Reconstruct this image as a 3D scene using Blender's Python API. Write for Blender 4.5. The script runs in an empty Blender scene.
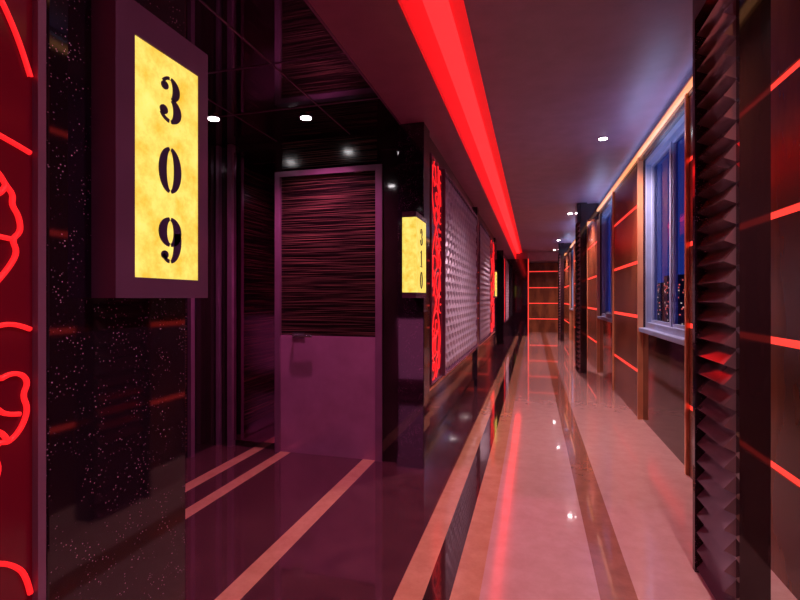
import bpy, math, random
from mathutils import Vector
random.seed(7)
S=bpy.context.scene
try:
    S.view_settings.view_transform='Standard'
    S.view_settings.look='None'
except Exception: pass
H=1.16; TH=math.atan(133/480)
COL=S.collection

# ---------------- materials ----------------
def newmat(name):
    m=bpy.data.materials.new(name); m.use_nodes=True
    nt=m.node_tree; b=nt.nodes['Principled BSDF']
    return m,nt,b
def simple(name,c,rough=.5,metal=0,emit=None,es=0,spec=.5,coat=0):
    m,nt,b=newmat(name)
    n=nt.nodes.new('ShaderNodeTexNoise'); n.inputs['Scale'].default_value=6; n.inputs['Detail'].default_value=5
    tc=nt.nodes.new('ShaderNodeTexCoord'); nt.links.new(tc.outputs['Object'],n.inputs['Vector'])
    r=nt.nodes.new('ShaderNodeValToRGB')
    r.color_ramp.elements[0].position=.3; r.color_ramp.elements[1].position=.7
    r.color_ramp.elements[0].color=(c[0]*.88,c[1]*.88,c[2]*.88,1); r.color_ramp.elements[1].color=(min(1,c[0]*1.1),min(1,c[1]*1.1),min(1,c[2]*1.1),1)
    nt.links.new(n.outputs['Fac'],r.inputs['Fac']); nt.links.new(r.outputs['Color'],b.inputs['Base Color'])
    b.inputs['Roughness'].default_value=rough; b.inputs['Metallic'].default_value=metal
    b.inputs['Specular IOR Level'].default_value=spec
    b.inputs['Coat Weight'].default_value=coat; b.inputs['Coat Roughness'].default_value=.04
    if emit:
        b.inputs['Emission Color'].default_value=(*emit,1); b.inputs['Emission Strength'].default_value=es
    return m
def granite(name):
    m,nt,b=newmat(name)
    tc=nt.nodes.new('ShaderNodeTexCoord')
    v=nt.nodes.new('ShaderNodeTexVoronoi'); v.inputs['Scale'].default_value=150
    nt.links.new(tc.outputs['Object'],v.inputs['Vector'])
    r=nt.nodes.new('ShaderNodeValToRGB'); e=r.color_ramp.elements
    e[0].position=.08; e[0].color=(.60,.30,.46,1); e[1].position=.22; e[1].color=(.010,.003,.009,1)
    nt.links.new(v.outputs['Distance'],r.inputs['Fac'])
    n=nt.nodes.new('ShaderNodeTexNoise'); n.inputs['Scale'].default_value=20; nt.links.new(tc.outputs['Object'],n.inputs['Vector'])
    r2=nt.nodes.new('ShaderNodeValToRGB'); r2.color_ramp.elements[0].position=.45; r2.color_ramp.elements[1].position=.63
    nt.links.new(n.outputs['Fac'],r2.inputs['Fac'])
    mx=nt.nodes.new('ShaderNodeMix'); mx.data_type='RGBA'
    mx.inputs[6].default_value=(.010,.003,.009,1)
    nt.links.new(r2.outputs['Color'],mx.inputs[0]); nt.links.new(r.outputs['Color'],mx.inputs[7])
    nt.links.new(mx.outputs[2],b.inputs['Base Color'])
    b.inputs['Roughness'].default_value=.05; b.inputs['Specular IOR Level'].default_value=.7
    return m
def streak(name,c1,c2,scale=(1,1,60),rough=.25,lo=.4,hi=.6,det=4):
    m,nt,b=newmat(name)
    tc=nt.nodes.new('ShaderNodeTexCoord'); mp=nt.nodes.new('ShaderNodeMapping'); mp.inputs['Scale'].default_value=scale
    n=nt.nodes.new('ShaderNodeTexNoise'); n.inputs['Scale'].default_value=1.3; n.inputs['Detail'].default_value=det
    nt.links.new(tc.outputs['Object'],mp.inputs['Vector']); nt.links.new(mp.outputs['Vector'],n.inputs['Vector'])
    r=nt.nodes.new('ShaderNodeValToRGB'); e=r.color_ramp.elements
    e[0].position=lo;e[0].color=(*c1,1);e[1].position=hi;e[1].color=(*c2,1)
    nt.links.new(n.outputs['Fac'],r.inputs['Fac']); nt.links.new(r.outputs['Color'],b.inputs['Base Color'])
    b.inputs['Roughness'].default_value=rough
    return m
def signmat(name):
    m,nt,b=newmat(name)
    tc=nt.nodes.new('ShaderNodeTexCoord')
    n=nt.nodes.new('ShaderNodeTexNoise'); n.inputs['Scale'].default_value=22; n.inputs['Detail'].default_value=8; n.inputs['Roughness'].default_value=.7
    nt.links.new(tc.outputs['Object'],n.inputs['Vector'])
    r=nt.nodes.new('ShaderNodeValToRGB'); e=r.color_ramp.elements
    e[0].position=.3; e[0].color=(.80,.46,.02,1); e[1].position=.66; e[1].color=(1,.86,.20,1)
    nt.links.new(n.outputs['Fac'],r.inputs['Fac']); nt.links.new(r.outputs['Color'],b.inputs['Emission Color'])
    b.inputs['Base Color'].default_value=(.2,.15,.04,1); b.inputs['Emission Strength'].default_value=1.08
    b.inputs['Roughness'].default_value=.3
    return m
def stone(name,c1,c2,rough=.1,spec=.5,cr=.04,ci=1.5):
    m,nt,b=newmat(name)
    tc=nt.nodes.new('ShaderNodeTexCoord')
    n=nt.nodes.new('ShaderNodeTexNoise'); n.inputs['Scale'].default_value=9; n.inputs['Detail'].default_value=10; n.inputs['Roughness'].default_value=.7
    nt.links.new(tc.outputs['Object'],n.inputs['Vector'])
    r=nt.nodes.new('ShaderNodeValToRGB'); e=r.color_ramp.elements
    e[0].position=.35;e[0].color=(*c1,1);e[1].position=.65;e[1].color=(*c2,1)
    nt.links.new(n.outputs['Fac'],r.inputs['Fac']); nt.links.new(r.outputs['Color'],b.inputs['Base Color'])
    b.inputs['Roughness'].default_value=rough; b.inputs['Specular IOR Level'].default_value=spec
    b.inputs['Coat Weight'].default_value=1.0; b.inputs['Coat Roughness'].default_value=cr; b.inputs['Coat IOR'].default_value=ci
    return m
def emis(name,c,s):
    m,nt,b=newmat(name)
    b.inputs['Base Color'].default_value=(*[x*.5 for x in c],1)
    b.inputs['Emission Color'].default_value=(*c,1); b.inputs['Emission Strength'].default_value=s
    return m

M={}
M['granite']=granite('black_galaxy_granite')
M['dark']=simple('dark_lacquer',(.018,.007,.010),.06,spec=.7)
M['darkwall']=simple('dark_wall_lacquer',(.030,.009,.013),.08,spec=.7)
M['mirrorblack']=simple('black_mirror_glass',(.014,.004,.010),.015,spec=1.0,coat=1.0)
M['tinted']=simple('tinted_mirror',(.36,.18,.28),.03,metal=1.0)
M['mauve']=simple('mauve_metal',(.24,.095,.19),.25,metal=.35)
M['mauve_dark']=simple('mauve_frame',(.14,.05,.12),.2,metal=.3)
M['doorlow']=simple('mauve_door_panel',(.42,.16,.31),.2,metal=.25)
M['wood']=streak('zebrano_wood',(.007,.003,.004),(.22,.08,.07),(1.2,1.2,150),.16,.50,.78,2)
M['woodpanel']=streak('brown_wall_panel',(.095,.026,.012),(.18,.056,.021),(3,3,1),.25)
M['purpleceil']=simple('maroon_paint',(.27,.066,.135),.45)
M['ceil']=simple('ceiling_paint',(.21,.13,.215),.45)
M['redcove']=emis('red_cove_glow',(1,.012,.014),3.0)
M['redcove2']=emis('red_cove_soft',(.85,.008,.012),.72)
M['redline']=emis('red_led_strip',(1,.05,.035),1.3)
M['redcurve']=emis('red_scroll_glow',(1,.015,.02),1.0)  # emission put into the scroll tubes so the lines glow
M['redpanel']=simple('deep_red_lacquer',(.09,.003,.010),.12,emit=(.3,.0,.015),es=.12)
M['silver']=simple('silver_quilted_leather',(.42,.35,.45),.35,metal=.3)
M['sign']=signmat('amber_onyx_lightbox')
M['ink']=simple('black_ink',(.03,.01,.06),.4)
M['gold']=simple('gold_trim',(.75,.34,.17),.3,metal=.6)
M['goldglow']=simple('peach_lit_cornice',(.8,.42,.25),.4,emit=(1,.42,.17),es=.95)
M['blueframe']=simple('window_frame_grey',(.22,.29,.46),.3,metal=.1)
M['steel']=simple('brushed_steel',(.6,.55,.6),.25,metal=1)
M['lamp']=emis('lamp_white',(1,.93,.95),30)
M['fin']=simple('fin_louvre_grey',(.20,.11,.13),.14,metal=.4)
M['f_dark']=stone('floor_dark_marble',(.065,.018,.028),(.11,.034,.045),.08,.7)
M['f_dark2']=stone('floor_black_marble',(.03,.010,.012),(.05,.017,.017),.08)
M['f_or']=stone('floor_amber_stone',(.50,.22,.13),(.62,.31,.19),.15,.5)
M['f_or2']=stone('floor_brown_stone',(.27,.10,.065),(.37,.145,.095),.15,.5)
M['f_pink']=stone('floor_pink_marble',(.53,.30,.28),(.61,.37,.345),.15,.5)
M['bldg']=simple('night_building',(.01,.012,.03),.7)
M['citylight']=emis('city_light_red',(1,.15,.12),.8)
M['citylight2']=emis('city_light_white',(1,.7,.6),.6)
M['cool']=emis('cool_fill_emission',(.45,.55,1),3.0)  # glow for the added strip above the moulding
def glass():
    m,nt,b=newmat('window_glass'); nt.nodes.remove(b)
    out=[n for n in nt.nodes if n.type=='OUTPUT_MATERIAL'][0]
    t=nt.nodes.new('ShaderNodeBsdfTransparent'); t.inputs[0].default_value=(.9,.94,1,1)
    g=nt.nodes.new('ShaderNodeBsdfGlossy'); g.inputs['Roughness'].default_value=.02; g.inputs[0].default_value=(.8,.85,1,1)
    f=nt.nodes.new('ShaderNodeLayerWeight'); f.inputs[0].default_value=.12
    mx=nt.nodes.new('ShaderNodeMixShader')
    nt.links.new(f.outputs[0],mx.inputs[0]); nt.links.new(t.outputs[0],mx.inputs[1]); nt.links.new(g.outputs[0],mx.inputs[2]); nt.links.new(mx.outputs[0],out.inputs[0])
    return m
M['glass']=glass()

# ---------------- helpers ----------------
def mesh(name,verts,faces,mat,parent=None,mats=None,mi=None):
    me=bpy.data.meshes.new(name); me.from_pydata(verts,[],faces); me.update()
    ob=bpy.data.objects.new(name,me); COL.objects.link(ob)
    for m in (mats or [mat]): me.materials.append(m)
    if mi:
        for p,i in zip(me.polygons,mi): p.material_index=i
    if parent: ob.parent=parent
    return ob
BF=[(0,1,3,2),(4,6,7,5),(0,4,5,1),(2,3,7,6),(0,2,6,4),(1,5,7,3)]
def box(name,x0,x1,y0,y1,z0,z1,mat,parent=None,bevel=0):
    v=[(x,y,z) for x in(x0,x1) for y in(y0,y1) for z in(z0,z1)]
    ob=mesh(name,v,BF,mat,parent)
    if bevel:
        b=ob.modifiers.new('bev','BEVEL'); b.width=bevel; b.segments=2
    return ob
def boxes(name,lst,mat,parent=None):
    V=[];F=[]
    for (x0,x1,y0,y1,z0,z1) in lst:
        o=len(V)
        V+=[(x,y,z) for x in(x0,x1) for y in(y0,y1) for z in(z0,z1)]
        F+=[tuple(i+o for i in f) for f in BF]
    return mesh(name,V,F,mat,parent)
def empty(name,loc=(0,0,0)):
    e=bpy.data.objects.new(name,None); COL.objects.link(e); e.empty_display_size=.1
    return e
def cyl(name,x,y,z,r,h,mat,parent=None,n=24):
    V=[];F=[]
    for k in(0,1):
        for i in range(n):
            a=2*math.pi*i/n; V.append((x+r*math.cos(a),y+r*math.sin(a),z+k*h))
    F.append(tuple(range(n))[::-1]); F.append(tuple(range(n,2*n)))
    for i in range(n): F.append((i,(i+1)%n,n+(i+1)%n,n+i))
    return mesh(name,V,F,mat,parent)
def tube(name,splines,r,mat,parent=None,cyclic=False):
    cu=bpy.data.curves.new(name,'CURVE'); cu.dimensions='3D'; cu.bevel_depth=r; cu.bevel_resolution=1; cu.resolution_u=4
    for pts in splines:
        if len(pts)<3: continue
        s=cu.splines.new('NURBS'); s.points.add(len(pts)-1)
        for p,q in zip(s.points,pts): p.co=(*q,1)
        s.use_endpoint_u=True; s.order_u=3
    ob=bpy.data.objects.new(name,cu); COL.objects.link(ob); cu.materials.append(mat)
    if parent: ob.parent=parent
    return ob

YB=-2.0; YE=17.0; ZL=2.36; ZH=2.63; XL=-2.42
# ---------------- floor ----------------
bounds=[(-2.7,'f_dark'),(-2.09,'f_or'),(-2.0,'f_dark'),(-1.84,'f_or'),(-1.755,'f_dark'),(-1.18,'f_or'),(-1.085,'f_dark'),
        (-.52,'f_or'),(-.41,'f_dark2'),(-.31,'f_or'),(-.20,'f_pink'),(.25,'f_or2'),(.39,'f_pink'),(1.3,None)]
mn=['f_dark','f_or','f_pink','f_or2','f_dark2']
V=[];F=[];mi=[]
for i,(x,m) in enumerate(bounds):
    V+=[(x,YB-.2,0),(x,YE+.2,0),(x,YB-.2,-.1),(x,YE+.2,-.1)]
    if m:
        o=4*i; F.append((o,o+4,o+5,o+1)); mi.append(mn.index(m)); F.append((o+2,o+3,o+7,o+6)); mi.append(mn.index(m))
mesh('floor',V,F,None,mats=[M[k] for k in mn],mi=mi)

# ---------------- ceiling ----------------
ce=empty('ceiling')
box('ceiling_main',-.53,1.3,YB-.2,YE+.2,ZH,ZH+.1,M['ceil'],ce)
box('ceiling_soffit',-.88,-.53,YB-.2,YE+.2,ZL,ZH+.1,M['purpleceil'],ce)
box('ceiling_gloss',-2.7,-.88,YB-.2,YE+.2,ZL+.005,ZH+.1,M['mirrorblack'],ce)
box('ceiling_end_drop',-.53,1.01,16.0,YE,ZL,ZH,M['ceil'],ce)
js=[(-2.42,-.88,y,y+.006,ZL+.001,ZL+.005) for y in (1.4,2.2,2.75)]+[(x,x+.006,1.0,3.3,ZL+.001,ZL+.005) for x in (-1.9,-1.3)]
boxes('ceiling_joints',js,M['mauve'],ce)
box('ceiling_edge_bead',-.888,-.876,.9,3.2,ZL-.004,ZL+.004,M['mauve'],ce)
cv=empty('cove_light')
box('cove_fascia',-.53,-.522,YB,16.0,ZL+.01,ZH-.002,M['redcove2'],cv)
box('cove_tube',-.52,-.40,YB,16.0,ZH-.02,ZH-.001,M['redcove'],cv)
box('cove_glow_edge',-.40,-.33,YB,16.0,ZH-.008,ZH-.001,M['redcove2'],cv)

# ---------------- left walls ----------------
def scroll(y0,y1,z0,z1,x,sc,n,seed):
    rnd=random.Random(seed); out=[]
    def add(pl):
        cur=[]
        for (a,b) in pl:
            if y0<=a<=y1 and z0<=b<=z1: cur.append((x,a,b))
            else:
                if len(cur)>2: out.append(cur)
                cur=[]
        if len(cur)>2: out.append(cur)
    for i in range(n):
        cy=rnd.uniform(y0,y1); cz=z0+(z1-z0)*(i+.5)/n; R=sc*rnd.uniform(.7,1.25); a0=rnd.uniform(0,6.28); sg=rnd.choice((-1,1))
        add([(cy+R*(1-.85*k/40)*math.cos(a0+sg*k/40*8.2),cz+R*(1-.85*k/40)*math.sin(a0+sg*k/40*8.2)) for k in range(41)])
        for j in range(2):
            a=a0+rnd.uniform(0,6.28); pts=[]
            bx=cy+R*math.cos(a); bz=cz+R*math.sin(a); L=R*1.5; w=R*.55
            for k in range(31):
                t=k/30*2*math.pi; l=L*(1-math.cos(t))/2; ww=w*math.sin(t)*(1+.3*math.sin(3*t))
                pts.append((bx+l*math.cos(a+.6)-ww*math.sin(a+.6),bz+l*math.sin(a+.6)+ww*math.cos(a+.6)))
            add(pts)
    for s in(0,1):
        add([((y0+y1)/2+(y1-y0)*.42*math.sin(k/60*9+s*3.1),z0+k/60*(z1-z0)) for k in range(61)])
    return out
def red_panel(y0,y1,xw,n=9,sc=.13,seed=1,r=.006,z0=.54,z1=2.2,splines=None):
    e=empty('decorative_scroll_panel')
    box('backing',xw-.02,xw,y0,y1,z0,z1,M['redpanel'],e)
    boxes('frame',[(xw-.02,xw+.012,y0,y0+.013,z0,z1),(xw-.02,xw+.012,y1-.013,y1,z0,z1),(xw-.02,xw+.012,y0,y1,z0-.015,z0),(xw-.02,xw+.012,y0,y1,z1,z1+.015)],M['mauve'],e)
    tube('scrollwork',splines or scroll(y0+.02,y1-.02,z0+.01,z1-.01,xw+.002,sc,n,seed),r,M['redcurve'],e)
def quilt(y0,y1,xw):
    e=empty('quilted_wall_panel'); z0,z1=.54,2.2
    box('backing',xw-.02,xw-.001,y0,y1,z0,z1,M['darkwall'],e)
    ny=int((y1-y0)/.16); nz=int((z1-z0)/.15); dy=(y1-y0)/ny; dz=(z1-z0)/nz
    V=[];F=[]
    for i in range(2*ny+1):
        for j in range(2*nz+1):
            if (i+j)%2: continue
            cy=y0+i*dy/2; cz=z0+j*dz/2
            if i in(0,2*ny) or j in(0,2*nz): continue
            o=len(V)
            V+=[(xw,cy-dy/2,cz),(xw,cy,cz-dz/2),(xw,cy+dy/2,cz),(xw,cy,cz+dz/2),
                (xw+.02,cy-dy/4,cz),(xw+.02,cy,cz-dz/4),(xw+.02,cy+dy/4,cz),(xw+.02,cy,cz+dz/4)]
            F+=[(o+4,o+5,o+6,o+7)]+[(o+a,o+(a+1)%4,o+4+(a+1)%4,o+4+a) for a in range(4)]
    mesh('quilting',V,F,M['silver'],e)
    boxes('frame',[(xw-.02,xw+.024,y0,y0+.02,z0,z1),(xw-.02,xw+.024,y1-.02,y1,z0,z1),(xw-.02,xw+.024,y0,y1,z0-.02,z0),(xw-.02,xw+.024,y0,y1,z1,z1+.02)],M['mauve'],e)
XW=-.74
wl=empty('wall_left')
box('wall_block_near',-2.7,-.775,YB,.85,0,ZL,M['darkwall'],wl)
box('wall_block_mid',-2.7,XW,3.3,9.72,0,ZL,M['darkwall'],wl)
box('wall_block_far',-2.7,XW,12.4,YE,0,ZL,M['darkwall'],wl)
box('recess_wall_a',-2.7,XL,.85,3.3,0,ZL,M['dark'],wl)
box('recess_wall_b',-2.7,XL,9.72,12.4,0,ZL,M['dark'],wl)
# near scroll panel: cloud/peony outlines as red tubes, bright by their own emission
xp=-.755
def P(px,py):
    # panel-plane layout grid -> (y,z) in metres
    return (xp+.003,.505+px*.00158,1.16+(298-py)*.00152)
pl=[[P(*q) for q in c] for c in [
 [(-30,-30),(-8,-12),(6,2),(18,22),(30,48),(38,72)],
 [(-30,120),(-14,128),(-2,138),(12,142),(26,146),(38,150)],
 [(-20,168),(-4,172),(8,176),(15,188),(22,196),(20,206),(27,216),(29,232),(20,240),(26,252),(18,268),(6,284),(-6,300),(-20,322)],
 [(-30,245),(-14,236),(4,238),(20,240)],
 [(-20,205),(2,202),(12,196),(15,188)],
 [(-30,312),(-12,318),(4,326),(22,322),(38,330)],
 [(-24,345),(-6,352),(4,362),(8,378),(18,372),(30,374),(36,384),(30,396),(36,410),(30,428),(18,440),(8,436),(4,448),(10,462),(2,482),(-12,496)],
 [(-20,404),(-8,398),(6,402),(14,412),(28,414)],
 [(-20,432),(-2,424),(12,426),(18,440)],
 [(-30,536),(-10,546),(8,552),(22,562),(34,578),(38,600)],
 [(-20,560),(-6,574),(4,594),(8,620)],
]]
rr=random.Random(11)
def blob(cy,cz,R,lob,a0,amp,n,part):
    out=[]
    for k in range(n+1):
        t=a0+part*2*math.pi*k/n; r=R*(1+amp*abs(math.sin(lob*t/2)))
        out.append((xp+.003,cy+r*math.cos(t),cz+r*math.sin(t)))
    return out
for iy in range(6):
    for iz in range(8):
        cy=.33-iy*.31+rr.uniform(-.03,.03); cz=.32+iz*.245+rr.uniform(-.03,.03)+(.1 if iy%2 else 0)
        if cz>2.08: continue
        pl.append(blob(cy,cz,.085,5,rr.uniform(0,6),.25,60,.93))
        pl.append(blob(cy+.01,cz,.04,3,rr.uniform(0,6),.35,30,.8))
red_panel(-1.4,.583,xp,r=.0040,z0=.15,z1=2.25,splines=pl)
red_panel(3.42,3.84,-.72,10,.11,3,.0055)
quilt(3.9,6.3,-.72); quilt(6.6,8.3,-.72)
red_panel(8.4,9.4,-.72,9,.14,9)
quilt(13.1,14.8,-.72); red_panel(12.6,13.0,-.72,9,.12,4)
box('trim_1',XW,-.705,6.36,6.54,0,ZL,M['granite'])
box('baseboard_left',XW,-.728,3.4,9.7,0,.12,M['dark'])
box('trim_2',XW,-.726,3.4,9.7,.48,.50,M['gold'])
pe=empty('end_column')
box('shaft',-.74,-.14,15.2,YE,0,ZL,M['granite'],pe)
box('red_strip',-.15,-.125,15.17,15.2,0,ZL,M['redline'],pe)

def column(x0,x1,y0,y1):
    e=empty('granite_column')
    box('shaft',x0,x1,y0,y1,0,ZL,M['granite'],e,.004)
    box('plinth',x0-.004,x1+.004,y0-.004,y1+.004,0,.06,M['dark'],e)
column(-.97,-.75,.59,.91)
column(-.90,-.715,3.19,3.38)
column(-.97,-.72,9.70,10.03)
column(-.90,-.715,12.3,12.5)

# digits
def ell(cx,cy,a,b,t0,t1,n=18):
    return [(cx+a*math.cos(math.radians(t0+(t1-t0)*i/n)),cy+b*math.sin(math.radians(t0+(t1-t0)*i/n))) for i in range(n+1)]
def cres(cx,cy,ao,bo,ai,bi,t0,t1):
    return ell(cx,cy,ao,bo,t0,t1)+ell(cx,cy,ai,bi,t1,t0)
DG={
'0':[cres(0,0,.35,.5,.12,.44,98,262),cres(0,0,.35,.5,.12,.44,-82,82)],
'3':[cres(0,.24,.30,.26,.08,.2,-72,83),cres(0,-.22,.35,.28,.10,.21,-83,76),cres(0,.24,.29,.26,.21,.19,97,150),cres(0,-.22,.35,.28,.27,.20,205,263),
     ell(-.17,.27,.11,.09,0,345),ell(-.2,-.26,.12,.10,0,345)],
'9':[cres(0,.18,.35,.32,.11,.25,97,263),cres(0,.18,.35,.32,.11,.25,-83,83),cres(0,0,.35,.5,.12,.43,-83,20),cres(0,-.1,.31,.4,.23,.32,215,263),ell(-.17,-.32,.11,.09,0,345)],
'1':[[(-.1,-.42),(-.1,.36),(-.24,.3),(-.24,.36),(.02,.5),(.09,.5),(.09,-.42)],[(-.24,-.5),(.24,-.5),(.24,-.44),(-.24,-.44)]],
}
def digits(txt,xf,yc,zs,h,parent):
    V=[];F=[]
    for ch,z in zip(txt,zs):
        for poly in DG[ch]:
            o=len(V); n=len(poly)
            V+=[(xf,yc+p[0]*h*.95,z+p[1]*h) for p in poly]+[(xf+.002,yc+p[0]*h*.95,z+p[1]*h) for p in poly]
            F.append(tuple(range(o+n,o+2*n)))
            for i in range(n): F.append((o+i,o+(i+1)%n,o+n+(i+1)%n,o+n+i))
    mesh('digits',V,F,M['ink'],parent)
def sign(txt,xb,xf,y0,y1,sidelit):
    e=empty('room_number_sign')
    fm=M['mauve_dark']
    z0,z1=1.16,1.70
    ins=.033
    if sidelit:
        boxes('housing',[(xb,xf,y0,y1,z0,z0+.035),(xb,xf,y0,y1,z1-.035,z1)],fm,e)
        box('lightbox',xb,xf,y0+.004,y1-.004,z0+.035,z1-.035,M['sign'],e)
    else:
        box('housing',xb,xf-.004,y0,y1,z0,z1,fm,e)
        a=y0+.042; b=y1-ins+.003; c=z0+.038; d=z1-.06
        boxes('bezel',[(xf-.004,xf+.003,y0,a,z0,z1),(xf-.004,xf+.003,b,y1,z0,z1),(xf-.004,xf+.003,a,b,z0,c),(xf-.004,xf+.003,a,b,d,z1)],M['mauve_dark'],e)
        box('lightbox',xf-.004,xf,a,b,c,d,M['sign'],e)
    digits(txt,xf,(y0+y1)/2+(.010 if not sidelit else 0),(1.555,1.415,1.275),.092 if not sidelit else .11,e)
sign('309',-.75,-.70,.67,.915,False)
sign('310',-.79,-.70,2.90,3.19,True)
sign('311',-.79,-.69,9.42,9.70,True)

def door(yf,n):
    e=empty('door_%d'%n)
    x0,x1=-1.84,-1.08; t=yf-.03
    boxes('frame',[(x0-.04,x0,yf-.06,yf,0,2.07),(x1,x1+.05,yf-.06,yf,0,2.07),(x0-.04,x1+.05,yf-.06,yf,2.07,2.11)],M['mauve'],e)
    box('leaf_upper',x0,x1,t,yf,.88,2.07,M['wood'],e)
    box('leaf_lower',x0,x1,t-.012,yf,.0,.88,M['doorlow'],e)
    box('handle_plate',x0+.10,x0+.20,t-.02,t,.86,.90,M['steel'],e)
    tube('handle',[[(x0+.12,t-.02,.88),(x0+.12,t-.06,.88),(x0+.15,t-.065,.88),(x0+.28,t-.065,.88)]],.010,M['steel'],e)
door(3.3,1); door(12.4,2)
def recess(y0,y1):
    e=empty('recess_panelling')
    boxes('vertical_trims',[(XL,XL+.03,y,y+.04,0,ZL) for y in (y0+.3,y0+1.25,y1-.35)]+[(-2.41,-2.385,y1-.04,y1,0,ZL),(-2.30,-2.26,y1-.05,y1,0,ZL)],M['mauve'],e)
    box('zebrano_header',-1.84,-1.08,y1-.02,y1,2.14,2.34,M['wood'],e)
    box('zebrano_panel_side',XL,XL+.012,y0+1.32,y1-.37,.05,2.3,M['wood'],e)
    box('mirror_panel_end',-2.26,-1.90,y1-.02,y1,.05,2.3,M['tinted'],e)
    box('side_door_leaf',XL,XL+.015,y0+.36,y0+1.24,0,2.08,M['wood'],e)
    boxes('end_wall_trim',[(-1.03,-.91,y1-.05,y1-.001,0,ZL)],M['dark'],e)
recess(.91,3.3); recess(10.03,12.4)

# ---------------- right wall ----------------
wr=empty('wall_right'); XR=1.01; WT=.12
wins=[(-1.1,.4),(3.56,5.02),(6.57,8.06),(9.6,11.0),(12.6,14.0)]
piers=[];p=YB
for a,b in wins: piers.append((p,a)); p=b
piers.append((p,YE))
boxes('wall_piers',[(XR,XR+WT,a,b,0,ZH) for a,b in piers],M['darkwall'],wr)
boxes('wall_below_window',[(XR,XR+WT,a,b,0,.84) for a,b in wins],M['dark'],wr)
boxes('wall_above_window',[(XR,XR+WT,a,b,2.46,ZH) for a,b in wins],M['darkwall'],wr)
ZS=(.45,.98,1.51,2.06)
for k,(a,b) in enumerate(piers):
    e=empty('slatted_wall_panel')
    zz=[0.0]+list(ZS)+[2.50]
    boxes('boards',[(XR-.03,XR,a+.04,b-.04,zz[i]+(.016 if i else .0),zz[i+1]-.016) for i in range(5)],M['woodpanel'],e)
    boxes('led_strips',[(XR-.022,XR,a+.04,b-.04,z-.016,z+.016) for z in ZS],M['redline'],e)
    boxes('edge_trims',[(XR-.045,XR,a,a+.03,0,2.5),(XR-.045,XR,b-.03,b,0,2.5)],M['gold'],e)
for k,(a,b) in enumerate(wins):
    e=empty('window_%d'%(k+1))
    x=XR+.02
    fr=[(x,x+.09,a,a+.05,.88,2.46),(x,x+.09,b-.05,b,.88,2.46),(x,x+.09,a+.05,b-.05,2.41,2.46),(x,x+.09,a+.05,b-.05,.88,.93),
        (x+.03,x+.08,(a+b)/2-.025,(a+b)/2+.025,.93,2.41)]
    boxes('frame',fr,M['blueframe'],e)
    sa=[]
    for (c,d) in ((a+.05,(a+b)/2-.025),((a+b)/2+.025,b-.05)):
        sa+=[(x+.04,x+.06,c,c+.025,.93,2.41),(x+.04,x+.06,d-.025,d,.93,2.41),(x+.04,x+.06,c+.025,d-.025,.93,.955),(x+.04,x+.06,c+.025,d-.025,2.385,2.41)]
    boxes('sashes',sa,M['blueframe'],e)
    mesh('glass',[(x+.062,a+.05,.93),(x+.062,b-.05,.93),(x+.062,b-.05,2.41),(x+.062,a+.05,2.41)],[(0,3,2,1)],M['glass'],e)
    box('sill',XR-.04,XR+WT,a,b,.84,.88,M['blueframe'],e,.005)
box('trim_3',XR-.06,XR,YB,16.0,2.50,2.53,M['goldglow'])
box('trim_4',XR-.05,XR,YB,16.0,2.53,2.56,M['gold'])
box('trim_5',XR-.035,XR,YB,YE,2.47,2.50,M['woodpanel'])
box('cornice_fill_strip',XR-.035,XR-.015,YB+.1,15.9,2.562,2.570,M['cool'])  # added glowing strip, brightens the ceiling near the windows

def fin(y0,y1):
    e=empty('zigzag_louvre_fin')
    x0,x1=.66,.80
    pitch=.075; n=int(2.34/pitch); V=[];F=[]
    for i in range(n+1):
        z=i*pitch
        V+=[(x0+.05,y0+.01,z),(x0+.05,y1-.02,z)]
        if i<n: V+=[(x0+.006,y0+.01,z+pitch*.25),(x0+.006,y1-.02,z+pitch*.25)]
    for i in range(len(V)//2-1): F.append((2*i,2*i+1,2*i+3,2*i+2))
    for i in range(n):
        o=4*i; F.append((o,o+2,o+4)); F.append((o+1,o+5,o+3))
    mesh('zigzag_face',V,F,M['fin'],e)
    box('core',x0+.05,x1,y0+.01,y1-.02,0,ZH,M['dark'],e)
    box('near_stile',x0+.045,x1,y0-.02,y0+.01,0,ZH,M['dark'],e)
    box('far_stile',x0,x1,y1-.02,y1+.01,0,ZH,M['granite'],e)
    box('tie_to_wall',x1,XR-.03,y0+.08,y1-.08,ZL+.02,ZH,M['dark'],e)
    box('cap',x0,x0+.05,y0+.01,y1-.02,2.335,ZH,M['dark'],e)
fin(1.98,2.31); fin(7.9,8.25); fin(13.5,13.85)

box('wall_end',-2.7,1.3,YE,YE+.2,0,ZH,M['darkwall'])
ew=empty('slatted_wall_panel')
zz=[0.0]+list(ZS)+[2.36]
boxes('boards',[(-.14,XR-.03,YE-.03,YE,zz[i]+(.016 if i else 0),zz[i+1]-.016) for i in range(5)],M['woodpanel'],ew)
boxes('led_strips',[(-.14,XR-.03,YE-.022,YE,z-.012,z+.012) for z in ZS],M['redline'],ew)
box('wall_back',-2.7,1.3,YB-.2,YB,0,ZH,M['darkwall'])

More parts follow.
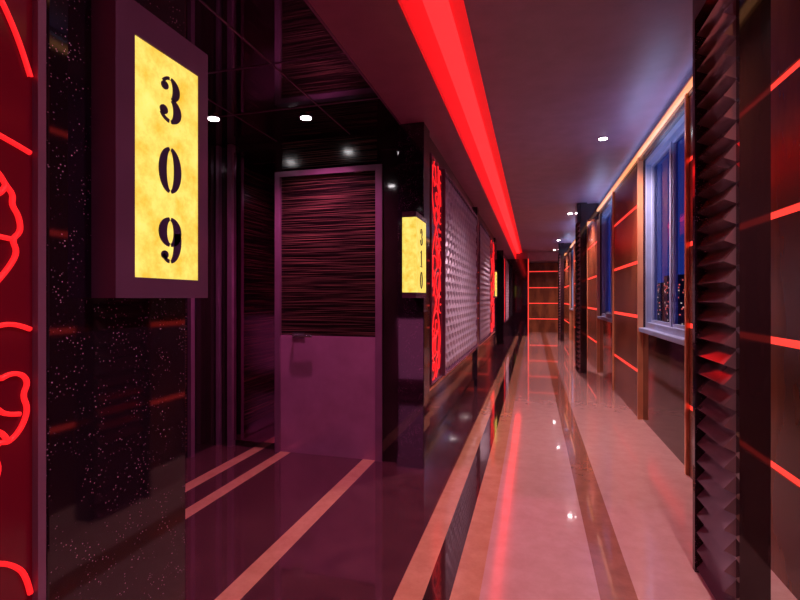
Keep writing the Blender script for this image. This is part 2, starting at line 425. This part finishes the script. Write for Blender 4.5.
# ---------------- lights ----------------
def lamp(kind,name,loc,energy,color,rot=(0,0,0),size=.1,**k):
    l=bpy.data.lights.new(name,kind); l.energy=energy; l.color=color
    if kind=='AREA': l.size=size
    if kind=='AREA' and 'sy' in k: l.shape='RECTANGLE'; l.size_y=k['sy']
    if kind=='SPOT': l.spot_size=math.radians(k.get('ang',110)); l.spot_blend=k.get('blend',.9); l.shadow_soft_size=size
    if kind=='POINT': l.shadow_soft_size=size
    o=bpy.data.objects.new(name,l); o.location=loc; o.rotation_euler=rot; COL.objects.link(o)
    return o
def downlight(x,y,zc,energy,color,ang=120,blend=.9):
    e=empty('downlight')
    cyl('trim_ring',x,y,zc-.008,.045,.008,M['steel'],e)
    cyl('lens',x,y,zc-.011,.034,.004,M['lamp'],e)
    o=lamp('SPOT','beam',(x,y,zc-.03),energy,color,size=.03,ang=ang,blend=blend); o.parent=e
for y in (-1.2,1.0,4.75,8.8,12.8,15.3): downlight(.62,y,ZH,300 if y>2 else 120,(1,.64,.67),135)
for x,y,en in ((-2.05,2.75,14),(-1.45,2.9,85),(-1.45,1.6,22)): downlight(x,y,ZL,en,(1,.27,.62),125)
downlight(-1.45,11.6,ZL,45,(.95,.4,.7))
for a,b in wins[1:]:
    lamp('AREA','window_top_fill',(XR-.12,(a+b)/2,2.3),3.0,(.42,.55,1),rot=(math.pi,0,0),size=.1,sy=b-a)  # added blue lamps aimed up, tinting the ceiling by the windows
# added fill lamp, unseen behind the near column, brightening the door lobby
o=lamp('AREA','lobby_fill_light',(-1.35,.93,.6),22,(1,.22,.62),rot=(math.pi/2-.25,0,math.pi),size=.5,sy=.9)
# added ambient fill lamp, out of view behind the viewpoint
lamp('AREA','rear_fill_light',(.1,-1.7,1.5),18,(1,.36,.58),rot=(math.pi/2,0,math.pi),size=1.4,sy=1.6)

# ---------------- city ----------------
cy=empty('city_skyline')
L=[];L1=[];L2=[]
rnd=random.Random(3)
y=0
while y<190:
    w=rnd.uniform(5,10); h=rnd.uniform(-3,9); x=rnd.uniform(28,45)
    L.append((x,x+8,y,y+w,-20,h))
    for k in range(50):
        yy=rnd.uniform(y,y+w-.6); z=rnd.uniform(-6,h-.6) if h>-5 else -6
        L0=(L1 if rnd.random()<.6 else L2)
        L0.append((x-.1,x,yy,yy+.35,z,z+.35))
        xx=rnd.uniform(x,x+7); L0.append((xx,xx+.3,y-.1,y,z,z+.3))
    y+=w+rnd.uniform(0,4)
boxes('buildings',L,M['bldg'],cy); boxes('lit_windows_red',L1,M['citylight'],cy); boxes('lit_windows',L2,M['citylight2'],cy)

w=bpy.data.worlds.new('night'); S.world=w; w.use_nodes=True
bg=w.node_tree.nodes['Background']
tc=w.node_tree.nodes.new('ShaderNodeTexCoord'); sp=w.node_tree.nodes.new('ShaderNodeSeparateXYZ'); rp=w.node_tree.nodes.new('ShaderNodeValToRGB')
w.node_tree.links.new(tc.outputs['Generated'],sp.inputs[0]); w.node_tree.links.new(sp.outputs['Z'],rp.inputs['Fac']); w.node_tree.links.new(rp.outputs['Color'],bg.inputs['Color'])
rp.color_ramp.elements[0].color=(.010,.022,.17,1); rp.color_ramp.elements[1].color=(.006,.012,.09,1); rp.color_ramp.elements[1].position=.6
bg.inputs['Strength'].default_value=1.1

cam=bpy.data.cameras.new('cam'); cam.sensor_width=36; cam.lens=480/800*36; cam.clip_start=.02; cam.clip_end=500
cam.shift_y=-2/800
co=bpy.data.objects.new('camera',cam); COL.objects.link(co); co.location=(0,0,H); co.rotation_euler=(math.pi/2,0,TH)
S.camera=co
